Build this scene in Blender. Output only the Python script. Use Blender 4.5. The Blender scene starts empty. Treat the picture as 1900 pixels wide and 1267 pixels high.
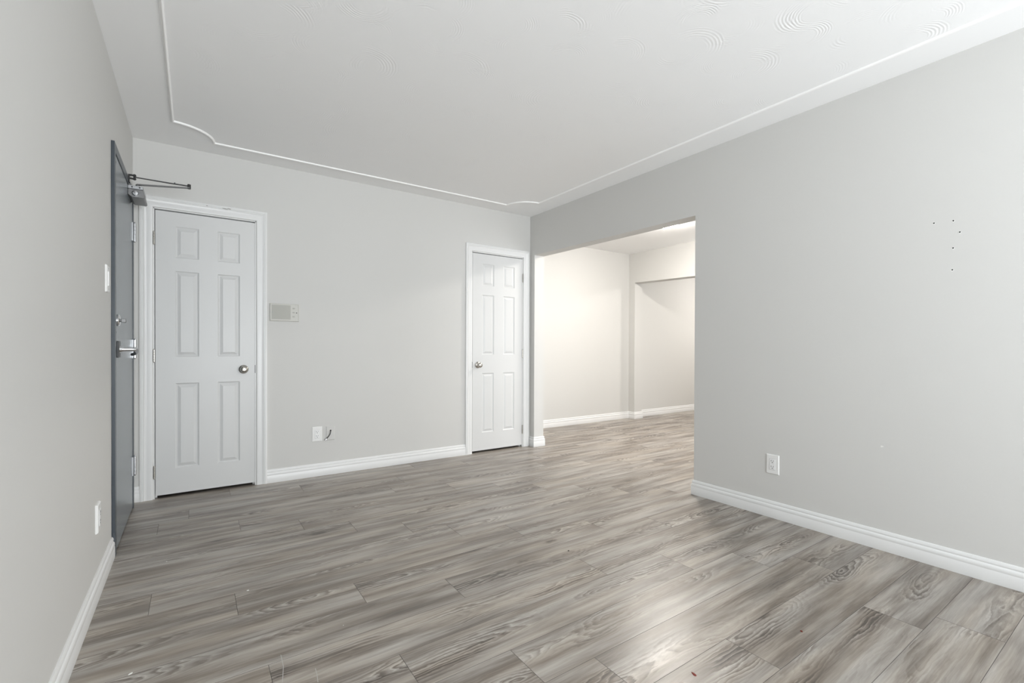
import bpy, bmesh, math, random
from mathutils import Vector, Matrix
random.seed(7)
scene = bpy.context.scene
COL = scene.collection

# ------------------------------------------------------------------ camera, daylight, exposure
YAW, PITCH, ROLL = 0.5991356, -0.0062114, 0.0036816
CAM = Vector((0.337493, -4.004318, 1.0477))
FPX, SHIFT = 864.068, 16.578
DAY_POWER = 264.0         # daylight entering by the guessed window behind the camera
LAMP_GLOW = 230.0           # glass dome of the ceiling lamp in the next room
LAMP2_GLOW = 235.0          # glass dome of the unseen lamp guessed for the room beyond
FILL2_POWER = 55.0          # added light, its source unseen, brightening the next room
EXPOSURE = 0.07

def cam_matrix():
    f0 = Vector((math.sin(YAW), math.cos(YAW), 0)); r0 = Vector((math.cos(YAW), -math.sin(YAW), 0)); z = Vector((0, 0, 1))
    F = f0 * math.cos(PITCH) + z * math.sin(PITCH); U = z * math.cos(PITCH) - f0 * math.sin(PITCH)
    R = r0 * math.cos(ROLL) + U * math.sin(ROLL); U2 = U * math.cos(ROLL) - r0 * math.sin(ROLL)
    m = Matrix((R, U2, -F)).transposed().to_4x4(); m.translation = CAM
    return m
cd = bpy.data.cameras.new('camera'); cam = bpy.data.objects.new('camera', cd); COL.objects.link(cam)
cam.matrix_world = cam_matrix()
cd.sensor_fit = 'HORIZONTAL'; cd.sensor_width = 36.0; cd.lens = FPX / 1900 * 36.0
cd.shift_y = SHIFT / 1900; cd.clip_start = 0.02; cd.clip_end = 60
scene.camera = cam

vs = scene.view_settings
scene.display_settings.display_device = 'sRGB'
vs.view_transform = 'Standard'; vs.look = 'None'; vs.gamma = 1.0; vs.use_curve_mapping = False; vs.exposure = EXPOSURE
scene.cycles.max_bounces = 14; scene.cycles.diffuse_bounces = 10; scene.cycles.glossy_bounces = 5
scene.cycles.caustics_reflective = False; scene.cycles.caustics_refractive = False
scene.cycles.sample_clamp_indirect = 6.0
scene.cycles.use_denoising = True

wd = bpy.data.worlds.new('overcast_sky'); scene.world = wd; wd.use_nodes = True
bg = wd.node_tree.nodes['Background']; bg.inputs[0].default_value = (0.80, 0.90, 1.0, 1); bg.inputs[1].default_value = 0.15

ROOM_W, CEIL, REAR = 3.3018, 2.44, -6.20
WIN = (0.20, 3.10, 0.30, 2.20)       # x0, x1, z0, z1 of the window opening in the rear wall
ld = bpy.data.lights.new('daylight', 'AREA'); ld.shape = 'RECTANGLE'
ld.size = WIN[1] - WIN[0] - 0.04; ld.size_y = WIN[3] - WIN[2] - 0.04; ld.energy = DAY_POWER; ld.color = (0.93, 0.97, 1.0)
lo = bpy.data.objects.new('daylight', ld); COL.objects.link(lo)
DAY_TILT = 38.0            # light panel turned upwards to brighten the ceiling
lo.location = ((WIN[0] + WIN[1]) / 2, REAR - 0.75, (WIN[2] + WIN[3]) / 2 - 0.25); lo.rotation_euler = (math.radians(90 + DAY_TILT), 0, 0)
lo['kind'] = 'helper'
ADDED_WIN = (3.85, 5.35, 0.70, 2.10)      # opening added out of sight behind the right wall, for extra light
ld2 = bpy.data.lights.new('added_fill_dining', 'AREA'); ld2.shape = 'RECTANGLE'  # unseen area light added to even out the next room
ld2.size = 1.4; ld2.size_y = 1.3; ld2.energy = FILL2_POWER; ld2.color = (0.97, 0.985, 1.0)
lo2 = bpy.data.objects.new('added_fill_dining', ld2); COL.objects.link(lo2)
lo2.location = (4.60, -4.40, 1.40); lo2.rotation_euler = (math.radians(90), 0, 0); lo2['kind'] = 'helper'

# ------------------------------------------------------------------ materials
def srgb(r, g, b):
    f = lambda c: (c / 255 / 12.92) if c <= 10.3 else ((c / 255 + 0.055) / 1.055) ** 2.4
    return (f(r), f(g), f(b), 1)
class NT:
    """small helper around a node tree"""
    def __init__(s, name):
        s.m = bpy.data.materials.new(name); s.m.use_nodes = True; s.t = s.m.node_tree; s.n = s.t.nodes
        s.b = s.n['Principled BSDF']
    def node(s, kind, **kw):
        n = s.n.new(kind)
        for k, v in kw.items(): setattr(n, k, v)
        return n
    def link(s, a, b): s.t.links.new(a, b)
    def put(s, sock, v):
        if isinstance(v, bpy.types.NodeSocket): s.link(v, sock)
        else: sock.default_value = v
    def math(s, op, a, b=0.0, c=None, clamp=False):
        n = s.node('ShaderNodeMath', operation=op, use_clamp=clamp)
        s.put(n.inputs[0], a); s.put(n.inputs[1], b)
        if c is not None: s.put(n.inputs[2], c)
        return n.outputs[0]
    def vec(s, x, y, z):
        n = s.node('ShaderNodeCombineXYZ')
        for i, v in enumerate((x, y, z)): s.put(n.inputs[i], v)
        return n.outputs[0]
    def noise(s, v, scale=1.0, detail=2.0, rough=0.5):
        n = s.node('ShaderNodeTexNoise'); s.link(v, n.inputs['Vector'])
        n.inputs['Scale'].default_value = scale; n.inputs['Detail'].default_value = detail; n.inputs['Roughness'].default_value = rough
        return n.outputs['Fac']
    def smooth(s, x, a, b, lo=0.0, hi=1.0):
        n = s.node('ShaderNodeMapRange', interpolation_type='SMOOTHSTEP')
        s.put(n.inputs[0], x); n.inputs[1].default_value = a; n.inputs[2].default_value = b
        n.inputs[3].default_value = lo; n.inputs[4].default_value = hi
        return n.outputs[0]
    def mix(s, f, a, b):
        n = s.node('ShaderNodeMix', data_type='RGBA')
        s.put(n.inputs[0], f); s.put(n.inputs[6], a); s.put(n.inputs[7], b)
        return n.outputs[2]
    def bump(s, h, strength, dist):
        n = s.node('ShaderNodeBump'); n.inputs['Strength'].default_value = strength; n.inputs['Distance'].default_value = dist
        s.link(h, n.inputs['Height']); s.link(n.outputs[0], s.b.inputs['Normal'])
    def pos(s): return s.node('ShaderNodeNewGeometry').outputs['Position']

def plain(name, col, rough=0.5, metal=0.0, spec=0.5, vary=0.0, bump=0.0, scale=40):
    t = NT(name); b = t.b
    b.inputs['Roughness'].default_value = rough; b.inputs['Metallic'].default_value = metal
    b.inputs['Specular IOR Level'].default_value = spec
    f = t.noise(t.pos(), scale, 3.0)
    c2 = tuple(max(0, c * (1 - vary)) for c in col[:3]) + (1,)
    t.link(t.mix(f, col, c2), b.inputs['Base Color'])
    if bump: t.bump(f, bump, 0.002)
    return t.m

WALL = plain('grey_wall_paint', (0.63, 0.627, 0.612, 1), 0.62, 0, 0.3, 0.02, 0.06, 160)
TRIM = plain('white_semi_gloss_paint', (0.765, 0.77, 0.768, 1), 0.34, 0, 0.45, 0.012, 0.03, 60)
BEADM = plain('lit_bead_white', (0.93, 0.93, 0.925, 1), 0.4, 0, 0.4, 0.01)  # whiter than the ceiling, standing in for light caught on the bead
DOORP = plain('white_door_paint', (0.660, 0.665, 0.663, 1), 0.38, 0, 0.45, 0.012, 0.03, 90)
STEELP = plain('blue_grey_gloss_paint', srgb(118, 125, 130), 0.26, 0, 0.5, 0.06, 0.08, 18)
FRAMEP = plain('dark_blue_grey_paint', srgb(66, 73, 80), 0.35, 0, 0.5, 0.08, 0.08, 30)
NICKEL = plain('satin_nickel', (0.52, 0.50, 0.46, 1), 0.27, 1.0, 0.5, 0.05)
CHROME = plain('bright_chrome', (0.70, 0.71, 0.73, 1), 0.14, 1.0, 0.5, 0.03)
ALUM = plain('grey_aluminium', (0.46, 0.47, 0.48, 1), 0.42, 0.8, 0.5, 0.05)
DARKC = plain('smoky_chrome', (0.20, 0.20, 0.21, 1), 0.18, 1.0, 0.5, 0.05)
DARKA = plain('worn_grey_steel', (0.22, 0.22, 0.22, 1), 0.4, 0.8, 0.5, 0.08)
BLACK = plain('black_plastic', (0.012, 0.012, 0.012, 1), 0.4, 0, 0.5, 0.1)
DARKM = plain('dark_metal', (0.06, 0.06, 0.06, 1), 0.35, 0.8, 0.5, 0.1)
SLOT = plain('dark_slot', (0.03, 0.03, 0.03, 1), 0.7, 0, 0.2, 0.1)
PLAST = plain('white_plastic', (0.80, 0.80, 0.79, 1), 0.32, 0, 0.5, 0.01)
PLASTW = plain('white_plastic_insert', (0.83, 0.83, 0.83, 1), 0.3, 0, 0.5, 0.01)
BEIGE = plain('beige_grey_plastic', srgb(202, 201, 195), 0.45, 0, 0.4, 0.03)
BEIGED = plain('beige_grey_grille_cloth', srgb(187, 187, 181), 0.8, 0, 0.2, 0.10, 0.2, 700)
RUST = plain('red_brown_chip', (0.22, 0.035, 0.025, 1), 0.6, 0, 0.3, 0.3)
CRUMB = plain('white_crumb', (0.75, 0.75, 0.72, 1), 0.7, 0, 0.3, 0.1)
SCRATCH = plain('pale_scratch', (0.50, 0.49, 0.47, 1), 0.7, 0, 0.2, 0.2)
GROOVE = plain('dark_plank_joint', (0.13, 0.118, 0.108, 1), 0.7, 0, 0.3, 0.1)
SCUFF = plain('grey_chipped_wood', (0.30, 0.28, 0.25, 1), 0.8, 0, 0.2, 0.4)
PUTTY = plain('white_filler', (0.80, 0.80, 0.78, 1), 0.8, 0, 0.2, 0.05)

def glow(name, col, strength):
    t = NT(name); b = t.b
    b.inputs['Base Color'].default_value = (0.85, 0.85, 0.83, 1); b.inputs['Roughness'].default_value = 0.3
    b.inputs['Emission Color'].default_value = col + (1,); b.inputs['Emission Strength'].default_value = strength
    return t.m
DOME1 = glow('lit_opal_glass', (1.0, 0.945, 0.875), LAMP_GLOW)
DOME2 = glow('lit_opal_glass_far', (1.0, 0.955, 0.90), LAMP2_GLOW)

def ceiling_material():
    t = NT('swirl_textured_ceiling_paint'); b = t.b
    b.inputs['Base Color'].default_value = (0.895, 0.90, 0.905, 1); b.inputs['Roughness'].default_value = 0.6
    b.inputs['Specular IOR Level'].default_value = 0.3
    p = t.pos(); sp = t.node('ShaderNodeSeparateXYZ'); t.link(p, sp.inputs[0]); x, y = sp.outputs[0], sp.outputs[1]
    a = t.math('GREATER_THAN', x, 0.232); c = t.math('LESS_THAN', x, 3.07)
    d = t.math('LESS_THAN', y, -0.22); inside = t.math('MULTIPLY', t.math('MULTIPLY', a, c), d)
    tot = None
    for k, (scale, off) in enumerate(((3.1, 0.0), (3.7, 5.3), (2.6, 11.7))):
        v = t.node('ShaderNodeTexVoronoi', voronoi_dimensions='2D', feature='F1')
        vv = t.vec(t.math('ADD', x, off), t.math('ADD', y, off * 1.7), 0.0); t.link(vv, v.inputs['Vector']); v.inputs['Scale'].default_value = scale
        dist = v.outputs['Distance']; ps = t.node('ShaderNodeSeparateXYZ'); t.link(v.outputs['Position'], ps.inputs[0])
        dx = t.math('SUBTRACT', t.math('ADD', x, off), ps.outputs[0]); dy = t.math('SUBTRACT', t.math('ADD', y, off * 1.7), ps.outputs[1])
        cs = t.node('ShaderNodeSeparateColor'); t.link(v.outputs['Color'], cs.inputs[0])
        ang = t.math('ADD', t.math('ARCTAN2', dy, dx), t.math('MULTIPLY', cs.outputs[0], 6.283))
        arc = t.smooth(t.math('COSINE', ang), 0.0, 0.6)
        ring = t.math('MULTIPLY', t.smooth(dist, 0.14, 0.22), t.smooth(dist, 0.34, 0.46, 1.0, 0.0))
        wob = t.noise(t.vec(x, y, float(k)), 7.0, 2.0)
        comb = t.math('SINE', t.math('ADD', t.math('MULTIPLY', dist, 165.0), t.math('MULTIPLY', wob, 12.0)))
        few = t.smooth(t.noise(t.vec(x, y, float(k) + 9), 4.0, 2.0), 0.42, 0.60)
        h = t.math('MULTIPLY', t.math('MULTIPLY', comb, t.math('MULTIPLY', arc, ring)), few)
        tot = h if tot is None else t.math('ADD', tot, h)
    fine = t.noise(p, 220.0, 2.0)
    tot = t.math('ADD', t.math('MULTIPLY', tot, inside), t.math('MULTIPLY', fine, 0.25))
    t.bump(tot, 0.22, 0.0016)
    return t.m
CEILM = ceiling_material()

def floor_material():
    t = NT('grey_oak_laminate'); b = t.b
    uv = t.node('ShaderNodeUVMap', uv_map='plank'); sp = t.node('ShaderNodeSeparateXYZ'); t.link(uv.outputs[0], sp.inputs[0])
    u, v = sp.outputs[0], sp.outputs[1]
    at = t.node('ShaderNodeAttribute', attribute_name='rnd'); sc = t.node('ShaderNodeSeparateColor'); t.link(at.outputs['Color'], sc.inputs[0])
    r1, r2, r3 = sc.outputs[0], sc.outputs[1], sc.outputs[2]
    seed = t.math('MULTIPLY', r1, 60.0)
    M = t.math
    # growth rings: a log whose heart wanders under the board
    heart = t.noise(t.vec(M('MULTIPLY', u, 1.15), seed, 0.0), 1.0, 1.0)
    d = M('MULTIPLY', M('SUBTRACT', heart, 0.48), 0.34)
    warp = M('MULTIPLY', M('SUBTRACT', t.noise(t.vec(M('MULTIPLY', u, 3.2), M('MULTIPLY', v, 16.0), seed), 1.0, 4.0, 0.62), 0.5), 0.060)
    vo = M('ADD', v, M('MULTIPLY', M('SUBTRACT', r2, 0.5), 0.15))
    vo = M('ADD', vo, M('MULTIPLY', M('SUBTRACT', t.noise(t.vec(M('MULTIPLY', u, 1.7), M('ADD', seed, 7.7), 0.0), 1.0, 1.0), 0.5), 0.10))
    rad = M('ADD', M('SQRT', M('ADD', M('MULTIPLY', vo, vo), M('MULTIPLY', d, d))), warp)
    saw = M('FRACT', M('MULTIPLY', rad, 78.0))
    dark_ring = M('MULTIPLY', t.smooth(saw, 0.35, 0.86), t.smooth(saw, 0.90, 1.0, 1.0, 0.0))
    light_ring = M('MULTIPLY', t.smooth(saw, 0.02, 0.12), t.smooth(saw, 0.12, 0.30, 1.0, 0.0))
    near = t.smooth(rad, 0.03, 0.085, 1.0, 0.0)
    seen = t.smooth(t.noise(t.vec(M('MULTIPLY', u, 2.1), M('MULTIPLY', v, 9.0), M('ADD', seed, 3.0)), 1.0, 2.0), 0.44, 0.62)
    seen = M('MULTIPLY', M('ADD', M('MULTIPLY', near, 0.85), 0.15), M('ADD', M('MULTIPLY', seen, 0.85), 0.15))
    # long soft streaks, fine pores, broad clouds
    st1 = t.noise(t.vec(M('MULTIPLY', u, 2.0), M('MULTIPLY', v, 62.0), seed), 1.0, 5.0, 0.68)
    st2 = t.noise(t.vec(M('MULTIPLY', u, 9.0), M('MULTIPLY', v, 330.0), seed), 1.0, 3.0, 0.6)
    cloud = t.noise(t.vec(M('MULTIPLY', u, 1.8), M('MULTIPLY', v, 15.0), M('ADD', seed, 20.0)), 1.0, 3.0, 0.55)
    hue = t.noise(t.vec(M('MULTIPLY', u, 1.4), M('MULTIPLY', v, 12.0), M('ADD', seed, 31.0)), 1.0, 2.0)
    # knots
    kn = t.node('ShaderNodeTexVoronoi', feature='F1'); kn.inputs['Scale'].default_value = 1.0
    t.link(t.vec(M('MULTIPLY', u, 2.0), M('MULTIPLY', v, 5.6), seed), kn.inputs['Vector'])
    ks = t.node('ShaderNodeSeparateColor'); t.link(kn.outputs['Color'], ks.inputs[0])
    kd = M('ADD', kn.outputs['Distance'], M('MULTIPLY', M('SUBTRACT', t.noise(t.vec(M('MULTIPLY', u, 30.0), M('MULTIPLY', v, 70.0), seed), 1.0, 3.0), 0.5), 0.10))
    pick = M('GREATER_THAN', ks.outputs[0], 0.55)
    knot = M('MULTIPLY', t.smooth(kd, 0.03, 0.13, 1.0, 0.0), pick)
    halo = M('MULTIPLY', t.smooth(kd, 0.05, 0.40, 1.0, 0.0), pick)
    # tone 0 = darkest, 1 = lightest
    tone = M('ADD', 0.55, M('MULTIPLY', M('SUBTRACT', st1, 0.5), 0.80))
    tone = M('ADD', tone, M('MULTIPLY', M('SUBTRACT', st2, 0.5), 0.30))
    tone = M('ADD', tone, M('MULTIPLY', t.smooth(cloud, 0.28, 0.72, -0.5, 0.5), 0.50))
    tone = M('ADD', tone, M('MULTIPLY', M('SUBTRACT', r3, 0.5), 0.12))
    tone = M('SUBTRACT', tone, M('MULTIPLY', M('MULTIPLY', dark_ring, seen), 0.42))
    tone = M('ADD', tone, M('MULTIPLY', M('MULTIPLY', light_ring, seen), 0.30))
    tone = M('SUBTRACT', tone, M('MULTIPLY', knot, 0.50))
    tone = M('SUBTRACT', tone, M('MULTIPLY', halo, 0.22), 0.0)
    tone = M('MAXIMUM', M('MINIMUM', tone, 1.15), 0.0)
    ramp = t.node('ShaderNodeValToRGB'); cr = ramp.color_ramp
    cr.elements[0].position = 0.0; cr.elements[0].color = (0.0707, 0.0576, 0.0469, 1)
    cr.elements[1].position = 1.0; cr.elements[1].color = (0.4619, 0.4364, 0.4024, 1)
    e = cr.elements.new(0.30); e.color = (0.1697, 0.1457, 0.1242, 1)
    e = cr.elements.new(0.58); e.color = (0.2875, 0.2628, 0.2359, 1)
    t.link(tone, ramp.inputs[0])
    mul = t.node('ShaderNodeMix', data_type='RGBA', blend_type='MULTIPLY'); t.link(t.smooth(hue, 0.35, 0.70), mul.inputs[0])
    t.link(ramp.outputs[0], mul.inputs[6]); mul.inputs[7].default_value = (1.0, 0.95, 0.885, 1)
    t.link(mul.outputs[2], b.inputs['Base Color'])
    t.link(t.smooth(st1, 0.3, 0.7, 0.31, 0.39), b.inputs['Roughness'])
    b.inputs['Specular IOR Level'].default_value = 0.7
    t.bump(M('ADD', M('MULTIPLY', st2, 0.6), M('MULTIPLY', st1, 0.4)), 0.10, 0.0008)
    return t.m
FLOORM = floor_material()

# ------------------------------------------------------------------ mesh helpers
def link(name, bm, mats, parent=None, smooth=False, bevel=0.0, loc=None):
    bmesh.ops.recalc_face_normals(bm, faces=bm.faces[:])
    me = bpy.data.meshes.new(name); bm.to_mesh(me); bm.free()
    o = bpy.data.objects.new(name, me); COL.objects.link(o)
    for m in (mats if isinstance(mats, (list, tuple)) else [mats]): me.materials.append(m)
    if smooth:
        for p in me.polygons: p.use_smooth = True
        try: me.set_sharp_from_angle(angle=math.radians(38))
        except Exception: pass
    if parent: o.parent = parent
    if loc is not None: o.location = loc
    if bevel:
        md = o.modifiers.new('bevel', 'BEVEL'); md.width = bevel; md.segments = 2; md.limit_method = 'ANGLE'; md.angle_limit = math.radians(40)
    return o
def struct(o, label=None):
    o['kind'] = 'structure'
    if label: o['label'] = label
    return o
def root(name, loc=(0, 0, 0)):
    o = bpy.data.objects.new(name, None); COL.objects.link(o); o.location = loc; o.empty_display_size = 0.1
    return o
def thing(o, label, cat, group=None):
    o['label'] = label; o['category'] = cat; o['kind'] = 'thing'
    if group: o['group'] = group
    return o
def box(bm, x0, x1, y0, y1, z0, z1):
    v = [bm.verts.new((x, y, z)) for z in (z0, z1) for y in (y0, y1) for x in (x0, x1)]
    for f in ((0, 1, 3, 2), (4, 6, 7, 5), (0, 4, 5, 1), (2, 3, 7, 6), (0, 2, 6, 4), (1, 5, 7, 3)): bm.faces.new([v[i] for i in f])
    return v
def boxes(*bs):
    bm = bmesh.new()
    for b in bs: box(bm, *b)
    return bm
def hexa(bm, pts):
    v = [bm.verts.new(p) for p in pts]
    for f in ((0, 1, 3, 2), (4, 6, 7, 5), (0, 4, 5, 1), (2, 3, 7, 6), (0, 2, 6, 4), (1, 5, 7, 3)): bm.faces.new([v[i] for i in f])
def lathe(bm, prof, org, axis, seg=28):
    """prof: (radius, distance along axis); capped where radius > 0 at the ends"""
    a = Vector(axis).normalized(); e = a.orthogonal().normalized(); g = a.cross(e); org = Vector(org); rings = []
    for r, h in prof:
        c = org + a * h
        rings.append([bm.verts.new(c)] if r < 1e-6 else [bm.verts.new(c + (e * math.cos(2 * math.pi * i / seg) + g * math.sin(2 * math.pi * i / seg)) * r) for i in range(seg)])
    for A, B in zip(rings, rings[1:]):
        for i in range(seg):
            j = (i + 1) % seg
            if len(A) == 1 and len(B) == 1: continue
            if len(A) == 1: bm.faces.new((A[0], B[i], B[j]))
            elif len(B) == 1: bm.faces.new((A[i], A[j], B[0]))
            else: bm.faces.new((A[i], A[j], B[j], B[i]))
    for R in (rings[0], rings[-1]):
        if len(R) > 1: bm.faces.new(R)
def tube(bm, pts, r, seg=10, flat=None):
    """round tube along points; r number or list; flat=(axis vector, factor) squashes it"""
    P = [Vector(p) for p in pts]; n = len(P); rs = r if isinstance(r, (list, tuple)) else [r] * n
    rings = []; e = None
    for i in range(n):
        d = (P[min(i + 1, n - 1)] - P[max(i - 1, 0)]).normalized()
        e = d.orthogonal().normalized() if e is None else (e - d * e.dot(d)).normalized()
        g = d.cross(e); ring = []
        for k in range(seg):
            o = (e * math.cos(2 * math.pi * k / seg) + g * math.sin(2 * math.pi * k / seg)) * rs[i]
            if flat: ax = Vector(flat[0]).normalized(); o = o - ax * o.dot(ax) * (1 - flat[1])
            ring.append(bm.verts.new(P[i] + o))
        rings.append(ring)
    for A, B in zip(rings, rings[1:]):
        for k in range(seg): bm.faces.new((A[k], A[(k + 1) % seg], B[(k + 1) % seg], B[k]))
    bm.faces.new(rings[0]); bm.faces.new(rings[-1])
def bar(bm, a, b, w, t, up=(0, 0, 1)):
    """flat bar from a to b, width w across, thickness t along up"""
    a, b, up = Vector(a), Vector(b), Vector(up); d = (b - a).normalized(); s = d.cross(up).normalized(); u = s.cross(d)
    hexa(bm, [p + s * i * w / 2 + u * j * t / 2 for p in (a, b) for j in (-1, 1) for i in (-1, 1)])
def sweep(bm, path, prof, put, closed=False):
    """prof (offset to the left of the path, height); path 2-D; put(a, b, h) gives the 3-D point; mitred corners"""
    n = len(path); P = [Vector(p) for p in path]; rings = []
    for i in range(n):
        if closed: d0, d1 = (P[i] - P[i - 1]).normalized(), (P[(i + 1) % n] - P[i]).normalized()
        else:
            d0 = (P[i] - P[i - 1]).normalized() if i else (P[1] - P[0]).normalized()
            d1 = (P[i + 1] - P[i]).normalized() if i < n - 1 else d0
        n0 = Vector((-d0.y, d0.x)); n1 = Vector((-d1.y, d1.x)); m = (n0 + n1).normalized(); k = 1 / max(0.3, m.dot(n0))
        rings.append([bm.verts.new(put(*(P[i] + m * k * o), h)) for o, h in prof])
    m = len(prof)
    for i in range(n if closed else n - 1):
        A, B = rings[i], rings[(i + 1) % n]
        for k in range(m): bm.faces.new((A[k], A[(k + 1) % m], B[(k + 1) % m], B[k]))
    if not closed: bm.faces.new(rings[0]); bm.faces.new(rings[-1])

# ------------------------------------------------------------------ shell
W, H = ROOM_W, CEIL
WT = 0.125                                  # thickness of the wall with the wide opening
YJ, YS = -1.985, -0.08                      # near jamb and far stub of that opening
DX0, DX1 = W + WT, 5.70                     # the next room
DY0, DY1 = -4.20, 0.757
C1 = (0.1085, 0.7245); C2 = (2.5925, 3.2090); OPEN_H = 1.994       # closet door openings

# wall_left with the entrance opening, wall_back with the two closet openings
EY0, EY1, EH = -0.945, -0.150, 2.018
struct(link('wall_left', boxes((-0.12, 0, REAR - 0.12, EY0, 0, H), (-0.12, 0, EY1, 0.9, 0, H), (-0.12, 0, EY0, EY1, EH, H)), WALL))
struct(link('wall_back', boxes((0, C1[0], 0, 0.11, 0, H), (C1[1], C2[0], 0, 0.11, 0, H), (C2[1], W, 0, 0.11, 0, H),
                               (C1[0], C1[1], 0, 0.11, OPEN_H, H), (C2[0], C2[1], 0, 0.11, OPEN_H, H)), WALL))
bm = boxes((W, DX0, REAR - 0.12, YJ, 0, H), (W, DX0, YS, 0.90, 0, H))
zl, zr = 2.0225, 1.9972                      # the header droops a little towards the near jamb
hexa(bm, [(x, y, z) for y, zb in ((YJ, zr), (YS, zl)) for z in (zb, H) for x in (W, DX0)])
wall_right = struct(link('wall_right', bm, WALL))
x0, x1, z0, z1 = WIN
struct(link('wall_rear', boxes((0, x0, REAR - 0.12, REAR, 0, H), (x1, W, REAR - 0.12, REAR, 0, H), (x0, x1, REAR - 0.12, REAR, 0, z0), (x0, x1, REAR - 0.12, REAR, z1, H)), WALL))
struct(link('wall_dining_back', boxes((DX0, 9.0, DY1, 0.90, 0, H)), WALL))
W2 = ADDED_WIN
struct(link('wall_dining_front', boxes((DX0, W2[0], DY0 - 0.12, DY0, 0, H), (W2[1], 9.0, DY0 - 0.12, DY0, 0, H), (W2[0], W2[1], DY0 - 0.12, DY0, 0, W2[2]), (W2[0], W2[1], DY0 - 0.12, DY0, W2[3], H)), WALL))
SX0, SX1, SY0, SY1 = DX1, 5.862, -1.75, 0.645   # the second opening
bm = boxes((SX0, SX1, DY0, SY0, 0, H), (SX0, SX1, SY1, DY1, 0, H))
h2 = lambda y: 2.0085 + 0.0240 * (y - 0.645)
hexa(bm, [(x, y, z) for y in (SY0, SY1) for z in (h2(y), H) for x in (SX0, SX1)])
struct(link('wall_dining_right', bm, WALL))
struct(link('wall_far_right', boxes((9.0, 9.12, DY0 - 0.12, 0.90, 0, H)), WALL))
struct(link('wall_closet_back', boxes((-0.12, W, 0.90, 1.0, 0, H)), WALL))
struct(link('ceiling', boxes((-0.12, 9.12, REAR - 0.12, 1.0, H, H + 0.1)), CEILM))

w2 = struct(link('added_window_2', boxes((W2[0], W2[1], DY0 - 0.10, DY0 - 0.04, W2[2], W2[2] + 0.05), (W2[0], W2[1], DY0 - 0.10, DY0 - 0.04, W2[3] - 0.05, W2[3]),
                                   (W2[0], W2[0] + 0.05, DY0 - 0.10, DY0 - 0.04, W2[2] + 0.05, W2[3] - 0.05), (W2[1] - 0.05, W2[1], DY0 - 0.10, DY0 - 0.04, W2[2] + 0.05, W2[3] - 0.05)), TRIM))  # unseen window frame, added along with the extra light of this room
# unseen window in the rear wall, guessed as the source of the daylight
w1 = struct(link('window_1', boxes((x0, x1, REAR - 0.10, REAR - 0.04, z0, z0 + 0.05), (x0, x1, REAR - 0.10, REAR - 0.04, z1 - 0.05, z1),
                                   (x0, x0 + 0.05, REAR - 0.10, REAR - 0.04, z0 + 0.05, z1 - 0.05), (x1 - 0.05, x1, REAR - 0.10, REAR - 0.04, z0 + 0.05, z1 - 0.05),
                                   ((x0 + x1) / 2 - 0.03, (x0 + x1) / 2 + 0.03, REAR - 0.10, REAR - 0.04, z0 + 0.05, z1 - 0.05)), TRIM))
link('window_sill', boxes((x0 - 0.03, x1 + 0.03, REAR - 0.04, REAR + 0.04, z0 - 0.03, z0)), TRIM, w1)

# floor: laminate boards 0.1915 x 1.376 m
def build_floor():
    bm = bmesh.new(); uvl = bm.loops.layers.uv.new('plank'); rl = bm.loops.layers.float_color.new('rnd')
    PW, PL, Y0 = 0.1915, 1.3755, 0.005
    known = {0: 0.55, 1: 0.995, 2: 0.31, 3: 0.166, 4: 0.558, 5: 0.86, 6: 1.105, 7: 1.360, 8: 1.565, 9: 1.855, 10: 2.297, 11: 1.274, 12: 1.915, 13: 2.291, 14: 1.242, 15: 1.456, 16: 1.920}
    g, dz, z = 0.0007, 0.0014, 0.0
    row0, row1 = -5, 33
    for k in range(row0, row1):
        yb, ya = Y0 - PW * (k + 1), Y0 - PW * k          # lower, upper edge in y
        ya, yb = min(ya, 1.0), max(yb, REAR - 0.12)
        if ya - yb < 0.01: continue
        ph = known.get(k, (k * 0.4637 + 0.21 * math.sin(k * 2.3)) % PL)
        n0 = math.floor((-0.12 - ph) / PL)
        for j in range(n0, n0 + 9):
            xa, xb = max(ph + j * PL, -0.12), min(ph + (j + 1) * PL, 9.12)
            if xb - xa < 0.02: continue
            rng = random.Random(k * 131 + j * 17 + 5)
            rc = (rng.random(), rng.random(), rng.random(), 1.0); flip = rng.choice((-1, 1)); uo = rng.random() * 40
            ym = Y0 - PW * (k + 0.5); gx, gy = g, g
            top = [bm.verts.new((x, y, z)) for x, y in ((xa + gx, yb + gy), (xb - gx, yb + gy), (xb - gx, ya - gy), (xa + gx, ya - gy))]
            low = [bm.verts.new((x, y, z - dz)) for x, y in ((xa, yb), (xb, yb), (xb, ya), (xa, ya))]
            fs = [bm.faces.new(top)] + [bm.faces.new((low[i], low[(i + 1) % 4], top[(i + 1) % 4], top[i])) for i in range(4)]
            for f in fs:
                f.material_index = 0 if f is fs[0] else 1
                for l in f.loops:
                    l[uvl].uv = ((l.vert.co.x - ph) * flip + uo, (l.vert.co.y - ym) * flip); l[rl] = rc
    box(bm, -0.12, 9.12, REAR - 0.12, 1.0, -0.10, -dz - 0.0002)
    me = bpy.data.meshes.new('floor'); bm.to_mesh(me); bm.free()
    o = bpy.data.objects.new('floor', me); COL.objects.link(o); me.materials.append(FLOORM); me.materials.append(GROOVE)
    return struct(o)
floor = build_floor()

# baseboards
BP = [(0, 0), (0.0135, 0), (0.0140, 0.002), (0.0140, 0.054), (0.0128, 0.0565), (0.0128, 0.060), (0.0136, 0.062), (0.0130, 0.073), (0.0100, 0.0785), (0.0072, 0.081), (0.0072, 0.085), (0.0088, 0.087), (0.0080, 0.096), (0.004, 0.1025), (0, 0.1025)]
def baseboard(name, path):
    bm = bmesh.new(); sweep(bm, path, BP, lambda a, b, h: (a, b, h))
    return struct(link('baseboard_' + name, bm, TRIM, smooth=True))
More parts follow.
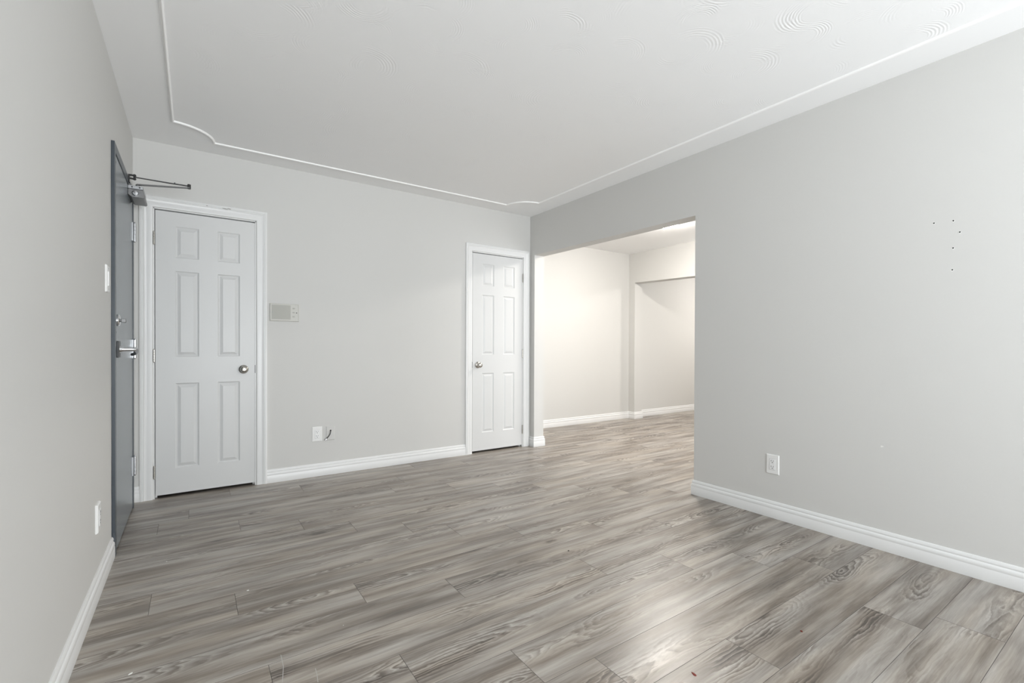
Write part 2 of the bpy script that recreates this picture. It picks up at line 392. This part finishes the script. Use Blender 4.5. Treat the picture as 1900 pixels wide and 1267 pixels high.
# path runs so that the room lies on its left
baseboard('back', [(2.520, 0), (0.7985, 0)])
baseboard('back_corner', [(0.0345, 0), (0.0, 0)])
baseboard('left', [(0, -0.993), (0, REAR)])
baseboard('right', [(W, REAR), (W, YJ), (DX0, YJ), (DX0, DY0)])
baseboard('stub', [(DX0, DY1), (DX0, YS), (W, YS), (W, -0.0)])
baseboard('dining_back', [(SX1, DY1), (SX1, SY1), (SX0, SY1), (SX0, DY1), (DX0, DY1)])
baseboard('dining_right', [(SX0, DY0), (SX0, SY0), (SX1, SY0), (SX1, DY0)])
baseboard('far_back', [(9.0, DY0), (9.0, DY1), (SX1, DY1)])
baseboard('rear', [(0, REAR), (W, REAR)])

# ceiling bead with scooped corners
def bead():
    ins, R = 0.2285, 0.222
    xa, xb, ya, yb = ins, 3.0775, REAR + ins, -0.2185
    path = []
    for cx, cy, a0 in ((xa, yb, -90), (xa, ya, 0), (xb, ya, 90), (xb, yb, 180)):
        # arc about the corner itself, bulging into the panel
        path += [(cx + R * math.cos(math.radians(a)), cy + R * math.sin(math.radians(a))) for a in
                 ([0, -10, -20, -30, -40, -50, -60, -70, -80, -90] if (cx, cy) == (xa, yb) else
                  [90, 80, 70, 60, 50, 40, 30, 20, 10, 0] if (cx, cy) == (xa, ya) else
                  [180, 170, 160, 150, 140, 130, 120, 110, 100, 90] if (cx, cy) == (xb, ya) else
                  [270, 260, 250, 240, 230, 220, 210, 200, 190, 180])]
    bm = bmesh.new(); hw, hh = 0.0085, 0.011
    prof = [(-hw * math.cos(math.pi * i / 8), hh * math.sin(math.pi * i / 8)) for i in range(9)]
    sweep(bm, path, prof, lambda a, b, h: (a, b, H - h), closed=True)
    return struct(link('trim_1', bm, BEADM, smooth=True))
bead()

# ------------------------------------------------------------------ casings and closet doors
CP = [(0.004, 0), (0.004, 0.008), (0.007, 0.0105), (0.012, 0.011), (0.028, 0.0125), (0.034, 0.0115), (0.041, 0.0115), (0.048, 0.0145), (0.052, 0.0175), (0.0545, 0.0150), (0.0575, 0.0150), (0.060, 0.0180), (0.070, 0.0180), (0.0745, 0.0150), (0.0745, 0)]
def casing(name, xl, xr, zt, ow=1.0):
    bm = bmesh.new()
    sweep(bm, [(xr, 0), (xr, zt), (xl, zt), (xl, 0)], [(-o * ow, h) for o, h in CP], lambda a, b, h: (a, -h, b))
    # jamb lining and stop inside the opening
    t = 0.006
    for bx in ((xl, xl + t, 0.0, 0.11, 0, zt), (xr - t, xr, 0.0, 0.11, 0, zt), (xl, xr, 0.0, 0.11, zt - t, zt),
               (xl + t, xl + t + 0.012, 0.042, 0.075, 0, zt - t), (xr - t - 0.012, xr - t, 0.042, 0.075, 0, zt - t), (xl, xr, 0.042, 0.075, zt - t - 0.012, zt - t)):
        box(bm, *bx)
    return struct(link(name, bm, TRIM, smooth=True))
trim_c1 = casing('trim_2', *C1, OPEN_H)
trim_c2 = casing('trim_3', *C2, OPEN_H, 0.975)
for x, z, w_, h_ in ((0.4144, 2.0537, 0.006, 0.003), (0.5496, 2.0537, 0.016, 0.003), (0.524, 2.0505, 0.022, 0.002)):
    bm = bmesh.new(); n = 9
    vs_ = [bm.verts.new((x + w_ * math.cos(2 * math.pi * i / n) * random.uniform(0.6, 1), -0.0186, z + h_ * math.sin(2 * math.pi * i / n) * random.uniform(0.6, 1) - 0.1 * w_ * math.cos(2 * math.pi * i / n))) for i in range(n)]
    bm.faces.new(vs_); r = bmesh.ops.extrude_face_region(bm, geom=bm.faces[:]); bmesh.ops.translate(bm, vec=(0, 0.002, 0), verts=[g_ for g_ in r['geom'] if isinstance(g_, bmesh.types.BMVert)])
    link('paint_chip', bm, SCUFF, trim_c1)

def door_leaf(parent, xl, w, z0, h, y0=0.001, t=0.034):
    xs = [0, 0.1105, 0.2480, 0.3615, 0.5000, w]; zs = [0, 0.1975, 0.7900, 0.9750, 1.5720, 1.6640, 1.8820, z0 + h]
    zs = [0] + [q - z0 for q in zs[1:]]
    bm = bmesh.new(); P = lambda x, z, d=0.0: (xl + x, y0 + d, z0 + z)
    grid = {(i, j): bm.verts.new(P(x, z)) for i, x in enumerate(xs) for j, z in enumerate(zs)}
    for i in range(len(xs) - 1):
        for j in range(len(zs) - 1):
            c = [grid[i, j], grid[i + 1, j], grid[i + 1, j + 1], grid[i, j + 1]]
            if i in (1, 3) and j in (1, 3, 5):
                a, b, cz, dz = xs[i], xs[i + 1], zs[j], zs[j + 1]; prev = c
                for ins, d in ((0.004, 0.0045), (0.010, 0.0070), (0.013, 0.0070), (0.019, 0.0050), (0.032, 0.0005)):
                    nx = [bm.verts.new(P(x, z, d)) for x, z in ((a + ins, cz + ins), (b - ins, cz + ins), (b - ins, dz - ins), (a + ins, dz - ins))]
                    for k in range(4): bm.faces.new((prev[k], prev[(k + 1) % 4], nx[(k + 1) % 4], nx[k]))
                    prev = nx
                bm.faces.new(prev)
            else: bm.faces.new(c)
    bk = [bm.verts.new(P(x, z, t)) for x, z in ((0, 0), (w, 0), (w, zs[-1]), (0, zs[-1]))]; bm.faces.new(bk)
    nx, nz = len(xs), len(zs)
    rim = [[grid[i, 0] for i in range(nx)], [grid[nx - 1, j] for j in range(nz)], [grid[i, nz - 1] for i in range(nx - 1, -1, -1)], [grid[0, j] for j in range(nz - 1, -1, -1)]]
    for k, e in enumerate(rim): bm.faces.new(e + [bk[(k + 1) % 4], bk[k]])
    return link('door_leaf', bm, DOORP, parent)
def knob(parent, x, z):
    bm = bmesh.new(); lathe(bm, [(0.032, -0.001), (0.032, 0.003), (0.0295, 0.006), (0.017, 0.009), (0.0115, 0.013), (0.0110, 0.024)], (x, 0.001, z), (0, -1, 0))
    k = link('knob_rose', bm, NICKEL, parent, smooth=True)
    bm = bmesh.new(); lathe(bm, [(0.0112, 0.022), (0.016, 0.026), (0.0235, 0.033), (0.0262, 0.041), (0.0255, 0.049), (0.021, 0.055), (0.012, 0.0585), (0.005, 0.059), (0.0045, 0.0575), (0, 0.0575)], (x, 0.001, z), (0, -1, 0))
    link('door_knob', bm, NICKEL, k, smooth=True)
def butt_hinge(parent, x, z, hgt=0.086, r=0.0055, mat=NICKEL, y=-0.004, side=1):
    bm = bmesh.new()
    for i in range(5):
        a = z - hgt / 2 + hgt * i / 5; lathe(bm, [(r * 0.85, a + 0.0004), (r, a + 0.001), (r, a + hgt / 5 - 0.001), (r * 0.85, a + hgt / 5 - 0.0004)], (x, y, 0), (0, 0, 1), 14)
    lathe(bm, [(0.003, z - hgt / 2 - 0.003), (0.0045, z - hgt / 2), (0.0045, z + hgt / 2), (0.003, z + hgt / 2 + 0.003)], (x, y, 0), (0, 0, 1), 12)
    box(bm, x - 0.0012, x + 0.0012, y, 0.03, z - hgt / 2, z + hgt / 2)
    return link('hinge', bm, mat, parent, smooth=True)

d2 = struct(root('door_2', (0, 0, 0)))
door_leaf(d2, 0.1192, 0.5980, 0.0215, 1.9575)
knob(d2, 0.6435, 0.878)
for z in (1.787, 0.9825, 0.184): butt_hinge(d2, 0.1125, z)
link('latch_plate', boxes((0.7183, 0.7215, -0.0015, 0.03, 0.848, 0.908)), DARKM, d2)
d3 = struct(root('door_3', (0, 0, 0)))
door_leaf(d3, 2.6018, 0.5984, 0.0205, 1.9585)
knob(d3, 2.6640, 0.874)
for z in (1.781, 0.984, 0.185): butt_hinge(d3, 3.2050, z)
link('latch_plate', boxes((2.5965, 2.6000, -0.0015, 0.03, 0.846, 0.906)), DARKM, d3)

# ------------------------------------------------------------------ entrance door in the left wall
FX = 0.014                                   # frame stands proud of the wall
FY0, FY1, FT = -0.990, -0.104, 2.062
bm = bmesh.new()
box(bm, -0.11, FX, FY0, EY0, 0, FT); box(bm, -0.11, FX, EY1, FY1, 0, FT); box(bm, -0.11, FX, EY0, EY1, EH, FT)
box(bm, -0.11, -0.036, EY0, EY0 + 0.014, 0, EH); box(bm, -0.11, -0.036, EY1 - 0.014, EY1, 0, EH)
# ragged edge of the frame paint where it laps onto the wall
prev = None
for i in range(60):
    z = 0.10 + (FT - 0.10) * i / 59
    wv = 0.003 + 0.0025 * math.sin(z * 7.1) + 0.0022 * math.sin(z * 17.3 + 1) + 0.001 * math.sin(z * 41)
    cur = (bm.verts.new((0.0004, FY0 - max(0.0005, wv), z)), bm.verts.new((0.0004, FY0, z)))
    if prev: bm.faces.new((prev[0], prev[1], cur[1], cur[0]))
    prev = cur
struct(link('trim_4', bm, FRAMEP))
d1 = struct(root('door_1', (0, 0, 0)))
link('door_leaf', boxes((-0.034, FX - 0.003, EY0 + 0.003, EY1 - 0.003, 0.010, EH - 0.003)), STEELP, d1, bevel=0.002)
XD = FX - 0.003
def entry_hinge(z, hgt=0.118):
    bm = bmesh.new(); y, x = EY1 + 0.002, FX + 0.0085
    for i in range(5):
        a = z - hgt / 2 + hgt * i / 5; lathe(bm, [(0.0070, a + 0.0004), (0.0082, a + 0.0012), (0.0082, a + hgt / 5 - 0.0012), (0.0070, a + hgt / 5 - 0.0004)], (x, y, 0), (0, 0, 1), 16)
    lathe(bm, [(0.004, z - hgt / 2 - 0.006), (0.0062, z - hgt / 2 - 0.002), (0.0062, z + hgt / 2 + 0.002), (0.004, z + hgt / 2 + 0.006)], (x, y, 0), (0, 0, 1), 14)
    o = link('hinge', bm, CHROME, d1, smooth=True)
    link('hinge_leaf', boxes((FX - 0.004, FX + 0.0022, y - 0.036, y, z - hgt / 2, z + hgt / 2), (FX - 0.002, FX + 0.0012, y, y + 0.026, z - hgt / 2, z + hgt / 2)), ALUM, o)
for z in (1.780, 1.030, 0.277): entry_hinge(z)
# lever handle
bm = bmesh.new(); box(bm, XD - 0.001, XD + 0.009, -0.900, -0.828, 0.988, 1.074)
lh = link('lever_handle', bm, DARKM, d1, bevel=0.003)
bm = bmesh.new(); lathe(bm, [(0.017, 0.0), (0.013, 0.012), (0.0105, 0.020), (0.0105, 0.066), (0.008, 0.069)], (XD + 0.008, -0.864, 1.031), (1, 0, 0), 20)
link('neck', bm, CHROME, lh, smooth=True)
bm = bmesh.new()
tube(bm, [(XD + 0.066, -0.868, 1.031), (XD + 0.070, -0.856, 1.030), (XD + 0.071, -0.83, 1.026), (XD + 0.070, -0.80, 1.019), (XD + 0.066, -0.772, 1.010), (XD + 0.056, -0.758, 1.004), (XD + 0.046, -0.754, 1.002)],
     [0.0105, 0.0108, 0.0105, 0.0098, 0.0092, 0.0085, 0.0070], 14)
link('lever', bm, DARKC, lh, smooth=True)
# deadbolt with thumb turn, peephole cover and small lock screw
bm = bmesh.new(); lathe(bm, [(0.031, 0), (0.031, 0.004), (0.027, 0.009), (0.016, 0.011), (0.0, 0.011)], (XD, -0.860, 1.181), (1, 0, 0))
db = link('deadbolt', bm, CHROME, d1, smooth=True)
bm = bmesh.new(); tube(bm, [(XD + 0.010, -0.860, 1.181), (XD + 0.018, -0.860, 1.181)], 0.007, 12); box(bm, XD + 0.016, XD + 0.034, -0.876, -0.844, 1.170, 1.190)
link('thumb_turn', bm, DARKA, db, bevel=0.002)
for y, z in ((-0.938, 1.118), (-0.938, 1.974)):
    bm = bmesh.new(); lathe(bm, [(0.006, 0), (0.006, 0.002), (0.004, 0.0035), (0, 0.0035)], (XD, y, z), (1, 0, 0), 14)
    link('lock_screw', bm, DARKM, d1, smooth=True)
# door closer: body on the leaf, two arms folding out to an elbow, shoe on the frame head
bm = bmesh.new(); yA, yB = -0.405, -0.205
pr = [(XD, 1.992), (XD + 0.068, 1.992), (XD + 0.074, 1.986), (XD + 0.080, 1.950), (XD + 0.074, 1.944), (XD + 0.018, 1.944), (XD, 1.958)]
A = [bm.verts.new((x, yA, z)) for x, z in pr]; B = [bm.verts.new((x, yB, z)) for x, z in pr]
bm.faces.new(A); bm.faces.new(B)
for i in range(len(pr)): bm.faces.new((A[i], A[(i + 1) % len(pr)], B[(i + 1) % len(pr)], B[i]))
dc = link('door_closer', bm, DARKA, d1, bevel=0.002)
bm = boxes((XD, XD + 0.072, yA - 0.003, yB, 1.993, 2.013)); link('closer_bracket', bm, ALUM, dc, bevel=0.002)
for x in (XD + 0.020, XD + 0.056):
    bm = bmesh.new(); lathe(bm, [(0.0042, 0), (0.0042, 0.0015), (0, 0.0015)], (x, yA - 0.003, 2.003), (0, -1, 0), 12)
    link('screw', bm, DARKM, dc)
bm = bmesh.new(); lathe(bm, [(0.016, 0), (0.016, 0.010), (0.012, 0.016), (0.0, 0.017)], (XD + 0.036, yA, 1.966), (0, -1, 0), 20)
link('valve_cap', bm, CHROME, dc, smooth=True)
elbow = Vector((0.312, -0.350, 2.078))
bm = bmesh.new(); lathe(bm, [(0.010, 0), (0.010, 0.030)], (XD + 0.040, -0.330, 2.010), (0, 0, 1), 14)
bar(bm, (XD + 0.036, -0.330, 2.040), elbow + Vector((0.004, 0, -0.012)), 0.020, 0.006)
link('main_arm', bm, DARKA, dc)
bm = bmesh.new(); tube(bm, [(FX + 0.028, -0.395, 2.066), tuple(elbow + Vector((-0.10, 0.0, -0.001))), tuple(elbow)], [0.0035, 0.0042, 0.0042], 10)
lathe(bm, [(0.0095, -0.018), (0.0095, 0.010), (0.006, 0.012)], tuple(elbow), (0, 0, 1), 14)
lathe(bm, [(0.003, 0), (0.003, 0.006)], tuple(elbow + Vector((-0.075, 0, 0.002))), (0, 0, 1), 10)
link('forearm', bm, DARKM, dc, smooth=True)
bm = boxes((FX, FX + 0.006, -0.425, -0.375, 2.030, 2.072), (FX + 0.004, FX + 0.036, -0.405, -0.388, 2.052, 2.058), (FX + 0.004, FX + 0.036, -0.405, -0.388, 2.072, 2.078))
lathe(bm, [(0.006, 2.048), (0.006, 2.082)], (FX + 0.028, -0.3965, 0), (0, 0, 1), 12)
link('arm_shoe', bm, DARKM, dc)

# ------------------------------------------------------------------ wall plates
def plate_bm(w, h, t, bev=0.0035):
    """a bevelled plate in local x (width), z (height), standing out along -y"""
    bm = bmesh.new()
    a = [bm.verts.new((sx * w / 2, 0, sz * h / 2)) for sx, sz in ((-1, -1), (1, -1), (1, 1), (-1, 1))]
    b = [bm.verts.new((sx * w / 2, -t * 0.45, sz * h / 2)) for sx, sz in ((-1, -1), (1, -1), (1, 1), (-1, 1))]
    c = [bm.verts.new((sx * (w / 2 - bev), -t, sz * (h / 2 - bev))) for sx, sz in ((-1, -1), (1, -1), (1, 1), (-1, 1))]
    for P, Q in ((a, b), (b, c)):
        for i in range(4): bm.faces.new((P[i], P[(i + 1) % 4], Q[(i + 1) % 4], Q[i]))
    bm.faces.new(c); bm.faces.new(a)
    return bm
def outlet(loc, rz, label, w=0.077, h=0.120, t=0.0050):
    r = thing(root('wall_outlet', loc), label, 'electrical outlet'); r.rotation_euler = (0, 0, rz)
    link('cover_plate', plate_bm(w, h, t), PLAST, r)
    bm = plate_bm(0.034, 0.067, 0.0022, 0.001); bmesh.ops.translate(bm, vec=(0, -t, 0), verts=bm.verts[:])
    rec = link('receptacle', bm, PLASTW, r)
    link('insert_gap', boxes((-0.0178, 0.0178, -t - 0.0004, -t + 0.001, 0.0335, 0.0346), (-0.0178, 0.0178, -t - 0.0004, -t + 0.001, -0.0346, -0.0335),
                             (-0.0178, -0.0170, -t - 0.0004, -t + 0.001, -0.0335, 0.0335), (0.0170, 0.0178, -t - 0.0004, -t + 0.001, -0.0335, 0.0335)), ALUM, r)
    for zc in (0.0185, -0.0165):
        bm = boxes((-0.0078, -0.0054, -t - 0.0026, -t - 0.001, zc - 0.001, zc + 0.008), (0.0052, 0.0074, -t - 0.0026, -t - 0.001, zc, zc + 0.007))
        lathe(bm, [(0.0028, 0.0), (0.0028, 0.0016)], (0, -t - 0.001, zc - 0.0075), (0, -1, 0), 12)
        link('socket_slots', bm, SLOT, rec)
    return r
outlet((1.1615, 0, 0.3405), 0, 'white duplex outlet on the grey wall right beside the plate with the black cable')
outlet((W, -2.5365, 0.3300), math.radians(-90), 'white duplex outlet alone low on the wide grey wall with the anchor holes')
# the one low on the left wall, seen nearly edge on
outlet((0, -1.4130, 0.3285), math.radians(90), 'white outlet seen edge on, low on the wall by the grey entrance door', 0.076, 0.119, 0.0095)

r = thing(root('light_switch', (0, -1.1420, 1.3610)), 'white light switch plate seen edge on, chest high beside the grey entrance door', 'light switch'); r.rotation_euler = (0, 0, math.radians(90))
link('cover_plate', plate_bm(0.082, 0.125, 0.0080), PLAST, r)
link('rocker', boxes((-0.0165, 0.0165, -0.0112, -0.007, -0.033, 0.033)), PLASTW, r, bevel=0.001)
for z in (0.048, -0.048):
    bm = bmesh.new(); lathe(bm, [(0.003, 0), (0.003, 0.0012), (0, 0.0012)], (0, -0.0078, z), (0, -1, 0), 10)
    link('screw', bm, ALUM, r)

# blank plate painted like the wall with a loose coaxial cable
r = thing(root('cable_wall_plate', (1.2645, 0, 0.3395)), 'blank wall-coloured plate with a short loose black cable hanging out', 'wall plate')
link('cover_plate', plate_bm(0.068, 0.114, 0.0055), WALL, r)
bm = bmesh.new(); lathe(bm, [(0.0062, 0), (0.0062, 0.003), (0.0042, 0.0045)], (0.000, -0.0052, 0.021), (0, -1, 0), 14); link('cable_hole', bm, SLOT, r)
for z in (0.042, -0.042):
    bm = bmesh.new(); lathe(bm, [(0.003, 0), (0.003, 0.001), (0, 0.001)], (0, -0.0054, z), (0, -1, 0), 10)
    link('screw', bm, WALL, r)
bm = bmesh.new(); tube(bm, [(0, -0.004, 0.021), (-0.001, -0.016, 0.018), (-0.004, -0.022, 0.008), (-0.008, -0.023, -0.006), (-0.017, -0.023, -0.020), (-0.028, -0.023, -0.033), (-0.034, -0.023, -0.040)], 0.0032, 12)
cb = link('coaxial_cable', bm, BLACK, r, smooth=True)
bm = bmesh.new(); d_ = Vector((-0.006, 0, -0.007)).normalized(); o_ = Vector((-0.034, -0.023, -0.040))
lathe(bm, [(0.0042, 0.0), (0.0042, 0.005), (0.0058, 0.0055), (0.0058, 0.013), (0.0048, 0.0135), (0.0048, 0.017), (0.0, 0.017)], tuple(o_), tuple(d_), 12)
link('cable_connector', bm, CHROME, cb, smooth=True)

# intercom
r = thing(root('intercom_panel', (0.9210, 0, 1.3140)), 'beige-grey intercom panel with speaker grille and three buttons beside the closet casing', 'intercom')
IW, IH = 0.206, 0.136
bm = plate_bm(IW, IH, 0.0120, 0.003); link('backplate', bm, BEIGE, r)
bm = boxes((-IW / 2 + 0.001, IW / 2 - 0.001, -0.0145, -0.0115, IH / 2 - 0.008, IH / 2 - 0.002), (-IW / 2 + 0.001, IW / 2 - 0.001, -0.0145, -0.0115, -IH / 2 + 0.002, -IH / 2 + 0.008),
           (-IW / 2 + 0.001, -IW / 2 + 0.007, -0.0145, -0.0115, -IH / 2 + 0.008, IH / 2 - 0.008), (IW / 2 - 0.007, IW / 2 - 0.001, -0.0145, -0.0115, -IH / 2 + 0.008, IH / 2 - 0.008))
link('rim', bm, BEIGE, r, bevel=0.001)
link('speaker_grille', boxes((-0.092, 0.042, -0.0128, -0.0110, -0.054, 0.056)), BEIGED, r)
for z in (0.034, 0.002, -0.030): link('button', boxes((0.056, 0.072, -0.0150, -0.0115, z - 0.005, z + 0.005)), BEIGED, r, bevel=0.001)
for x, m in ((0.0845, BLACK), (-0.0865, ALUM)):
    bm = bmesh.new(); lathe(bm, [(0.0038, 0), (0.0038, 0.0018), (0.002, 0.0026), (0, 0.0026)], (x, -0.0118, 0.000), (0, -1, 0), 12)
    link('screw', bm, m, r)

# holes left by anchors and a dab of filler on the right wall
for y, z in ((-3.2888, 1.6583), (-3.3587, 1.6545), (-3.3817, 1.5965), (-3.3587, 1.526), (-3.3566, 1.4232)):
    bm = bmesh.new(); lathe(bm, [(0.0034, 0.0), (0.0034, 0.0008), (0.0022, 0.0016), (0, 0.0010)], (W, y, z), (-1, 0, 0), 12)
    a = link('anchor_hole', bm, SLOT, wall_right)
    bm = bmesh.new(); lathe(bm, [(0.0060, 0.0), (0.0050, 0.0007), (0.0030, 0.0007)], (W, y + 0.001, z - 0.0015), (-1, 0, 0), 12); link('hole_rim', bm, PUTTY, a)
bm = bmesh.new(); n = 12
vs_ = [bm.verts.new((W - 0.0006, -3.0888 + 0.009 * math.cos(2 * math.pi * i / n) * random.uniform(0.4, 1.1), 0.5392 + 0.006 * math.sin(2 * math.pi * i / n) * random.uniform(0.4, 1.1))) for i in range(n)]
bm.faces.new(vs_); e_ = bmesh.ops.extrude_face_region(bm, geom=bm.faces[:]); bmesh.ops.translate(bm, vec=(0.001, 0, 0), verts=[g_ for g_ in e_['geom'] if isinstance(g_, bmesh.types.BMVert)])
link('filler_dab', bm, PUTTY, wall_right)

# ------------------------------------------------------------------ lamps of the rooms beyond
def lamp(loc, label, mat):
    r = thing(root('ceiling_lamp', loc), label, 'ceiling lamp')
    bm = bmesh.new(); lathe(bm, [(0.150, 0.0), (0.155, 0.004), (0.155, 0.022), (0.146, 0.026)], (0, 0, 0), (0, 0, -1), 40); link('lamp_base', bm, NICKEL, r, smooth=True)
    bm = bmesh.new(); lathe(bm, [(0.142, 0.024)] + [(0.142 * math.cos(math.radians(a)), 0.026 + 0.062 * math.sin(math.radians(a))) for a in range(0, 90, 10)] + [(0.0, 0.088)], (0, 0, 0), (0, 0, -1), 40)
    link('glass_dome', bm, mat, r, smooth=True)
    return r
lamp((4.570, -0.780, H), 'glowing round ceiling lamp just behind the header of the wide opening', DOME1)
lamp((7.55, -0.55, H), 'guessed round ceiling lamp, unseen, lighting the farthest room beyond the second opening', DOME2)  # out of view, placed by guess to supply this room's light

# ------------------------------------------------------------------ crumbs and marks on the floor
def chip(name, x, y, s, h, mat, label, cat, group=None, seed=1):
    rng = random.Random(seed); bm = bmesh.new(); n = 7
    ang = rng.random() * 6.28; ring = []
    for i in range(n):
        a = 2 * math.pi * i / n; px, py = s * math.cos(a) * rng.uniform(0.7, 1.1), 0.45 * s * math.sin(a) * rng.uniform(0.7, 1.1)
        ring.append((px * math.cos(ang) - py * math.sin(ang), px * math.sin(ang) + py * math.cos(ang)))
    lo_ = [bm.verts.new((a, b, 0)) for a, b in ring]; hi_ = [bm.verts.new((a * 0.8, b * 0.8, h * rng.uniform(0.6, 1))) for a, b in ring]
    bm.faces.new(lo_); bm.faces.new(hi_)
    for i in range(n): bm.faces.new((lo_[i], lo_[(i + 1) % n], hi_[(i + 1) % n], hi_[i]))
    o = link(name, bm, mat, loc=(x, y, 0.0)); thing(o, label, cat, group); return o
chip('wood_chip', 2.1951, -3.1918, 0.0055, 0.004, RUST, 'tiny bright red-brown chip on the floorboard nearer the outlet wall', 'floor debris', None, 3)
chip('wood_chip', 1.6638, -3.1065, 0.0110, 0.003, RUST, 'dark red splinter on the floorboard at the picture bottom, right of centre', 'floor debris', None, 8)
CG = 'white crumbs on the floorboards'
chip('paint_crumb', 0.2267, -1.1934, 0.0030, 0.003, CRUMB, 'white crumb on the floor nearest the grey entrance door', 'floor debris', CG, 11)
chip('paint_crumb', 0.5282, -1.7203, 0.0050, 0.003, CRUMB, 'small white flake lying on a dark knot of the floorboards, left part', 'floor debris', CG, 12)
chip('paint_crumb', 0.8007, -2.2078, 0.0026, 0.003, CRUMB, 'white crumb near the middle of the floor, farthest from the entrance door', 'floor debris', CG, 13)
chip('paint_crumb', 0.1691, -2.0938, 0.0075, 0.002, CRUMB, 'white flake lying close to the left baseboard at the bottom of the picture', 'floor debris', CG, 14)
chip('dark_crumb', 1.9326, -2.1928, 0.0055, 0.003, SLOT, 'dark crumb on the floor in front of the wide opening', 'floor debris', None, 15)
for pts in (((0.5807, -2.2612), (0.579, -2.33), (0.5649, -2.4074)), ((0.6634, -2.3973), (0.662, -2.43), (0.6567, -2.4694))):
    bm = bmesh.new(); rows = [(bm.verts.new((x - 0.0011, y, 0.0004)), bm.verts.new((x + 0.0011, y, 0.0004))) for x, y in pts]
    for a, b in zip(rows, rows[1:]): bm.faces.new((a[0], a[1], b[1], b[0]))
    link('scratch', bm, SCRATCH, floor)
bm = bmesh.new(); lathe(bm, [(0.0045, 0), (0.003, 0.0012), (0, 0.0012)], (0.0085, -0.9985, 0.1175), (1, 0, 0.3), 8)
link('paint_chip', bm, FRAMEP, bpy.data.objects['baseboard_left'])
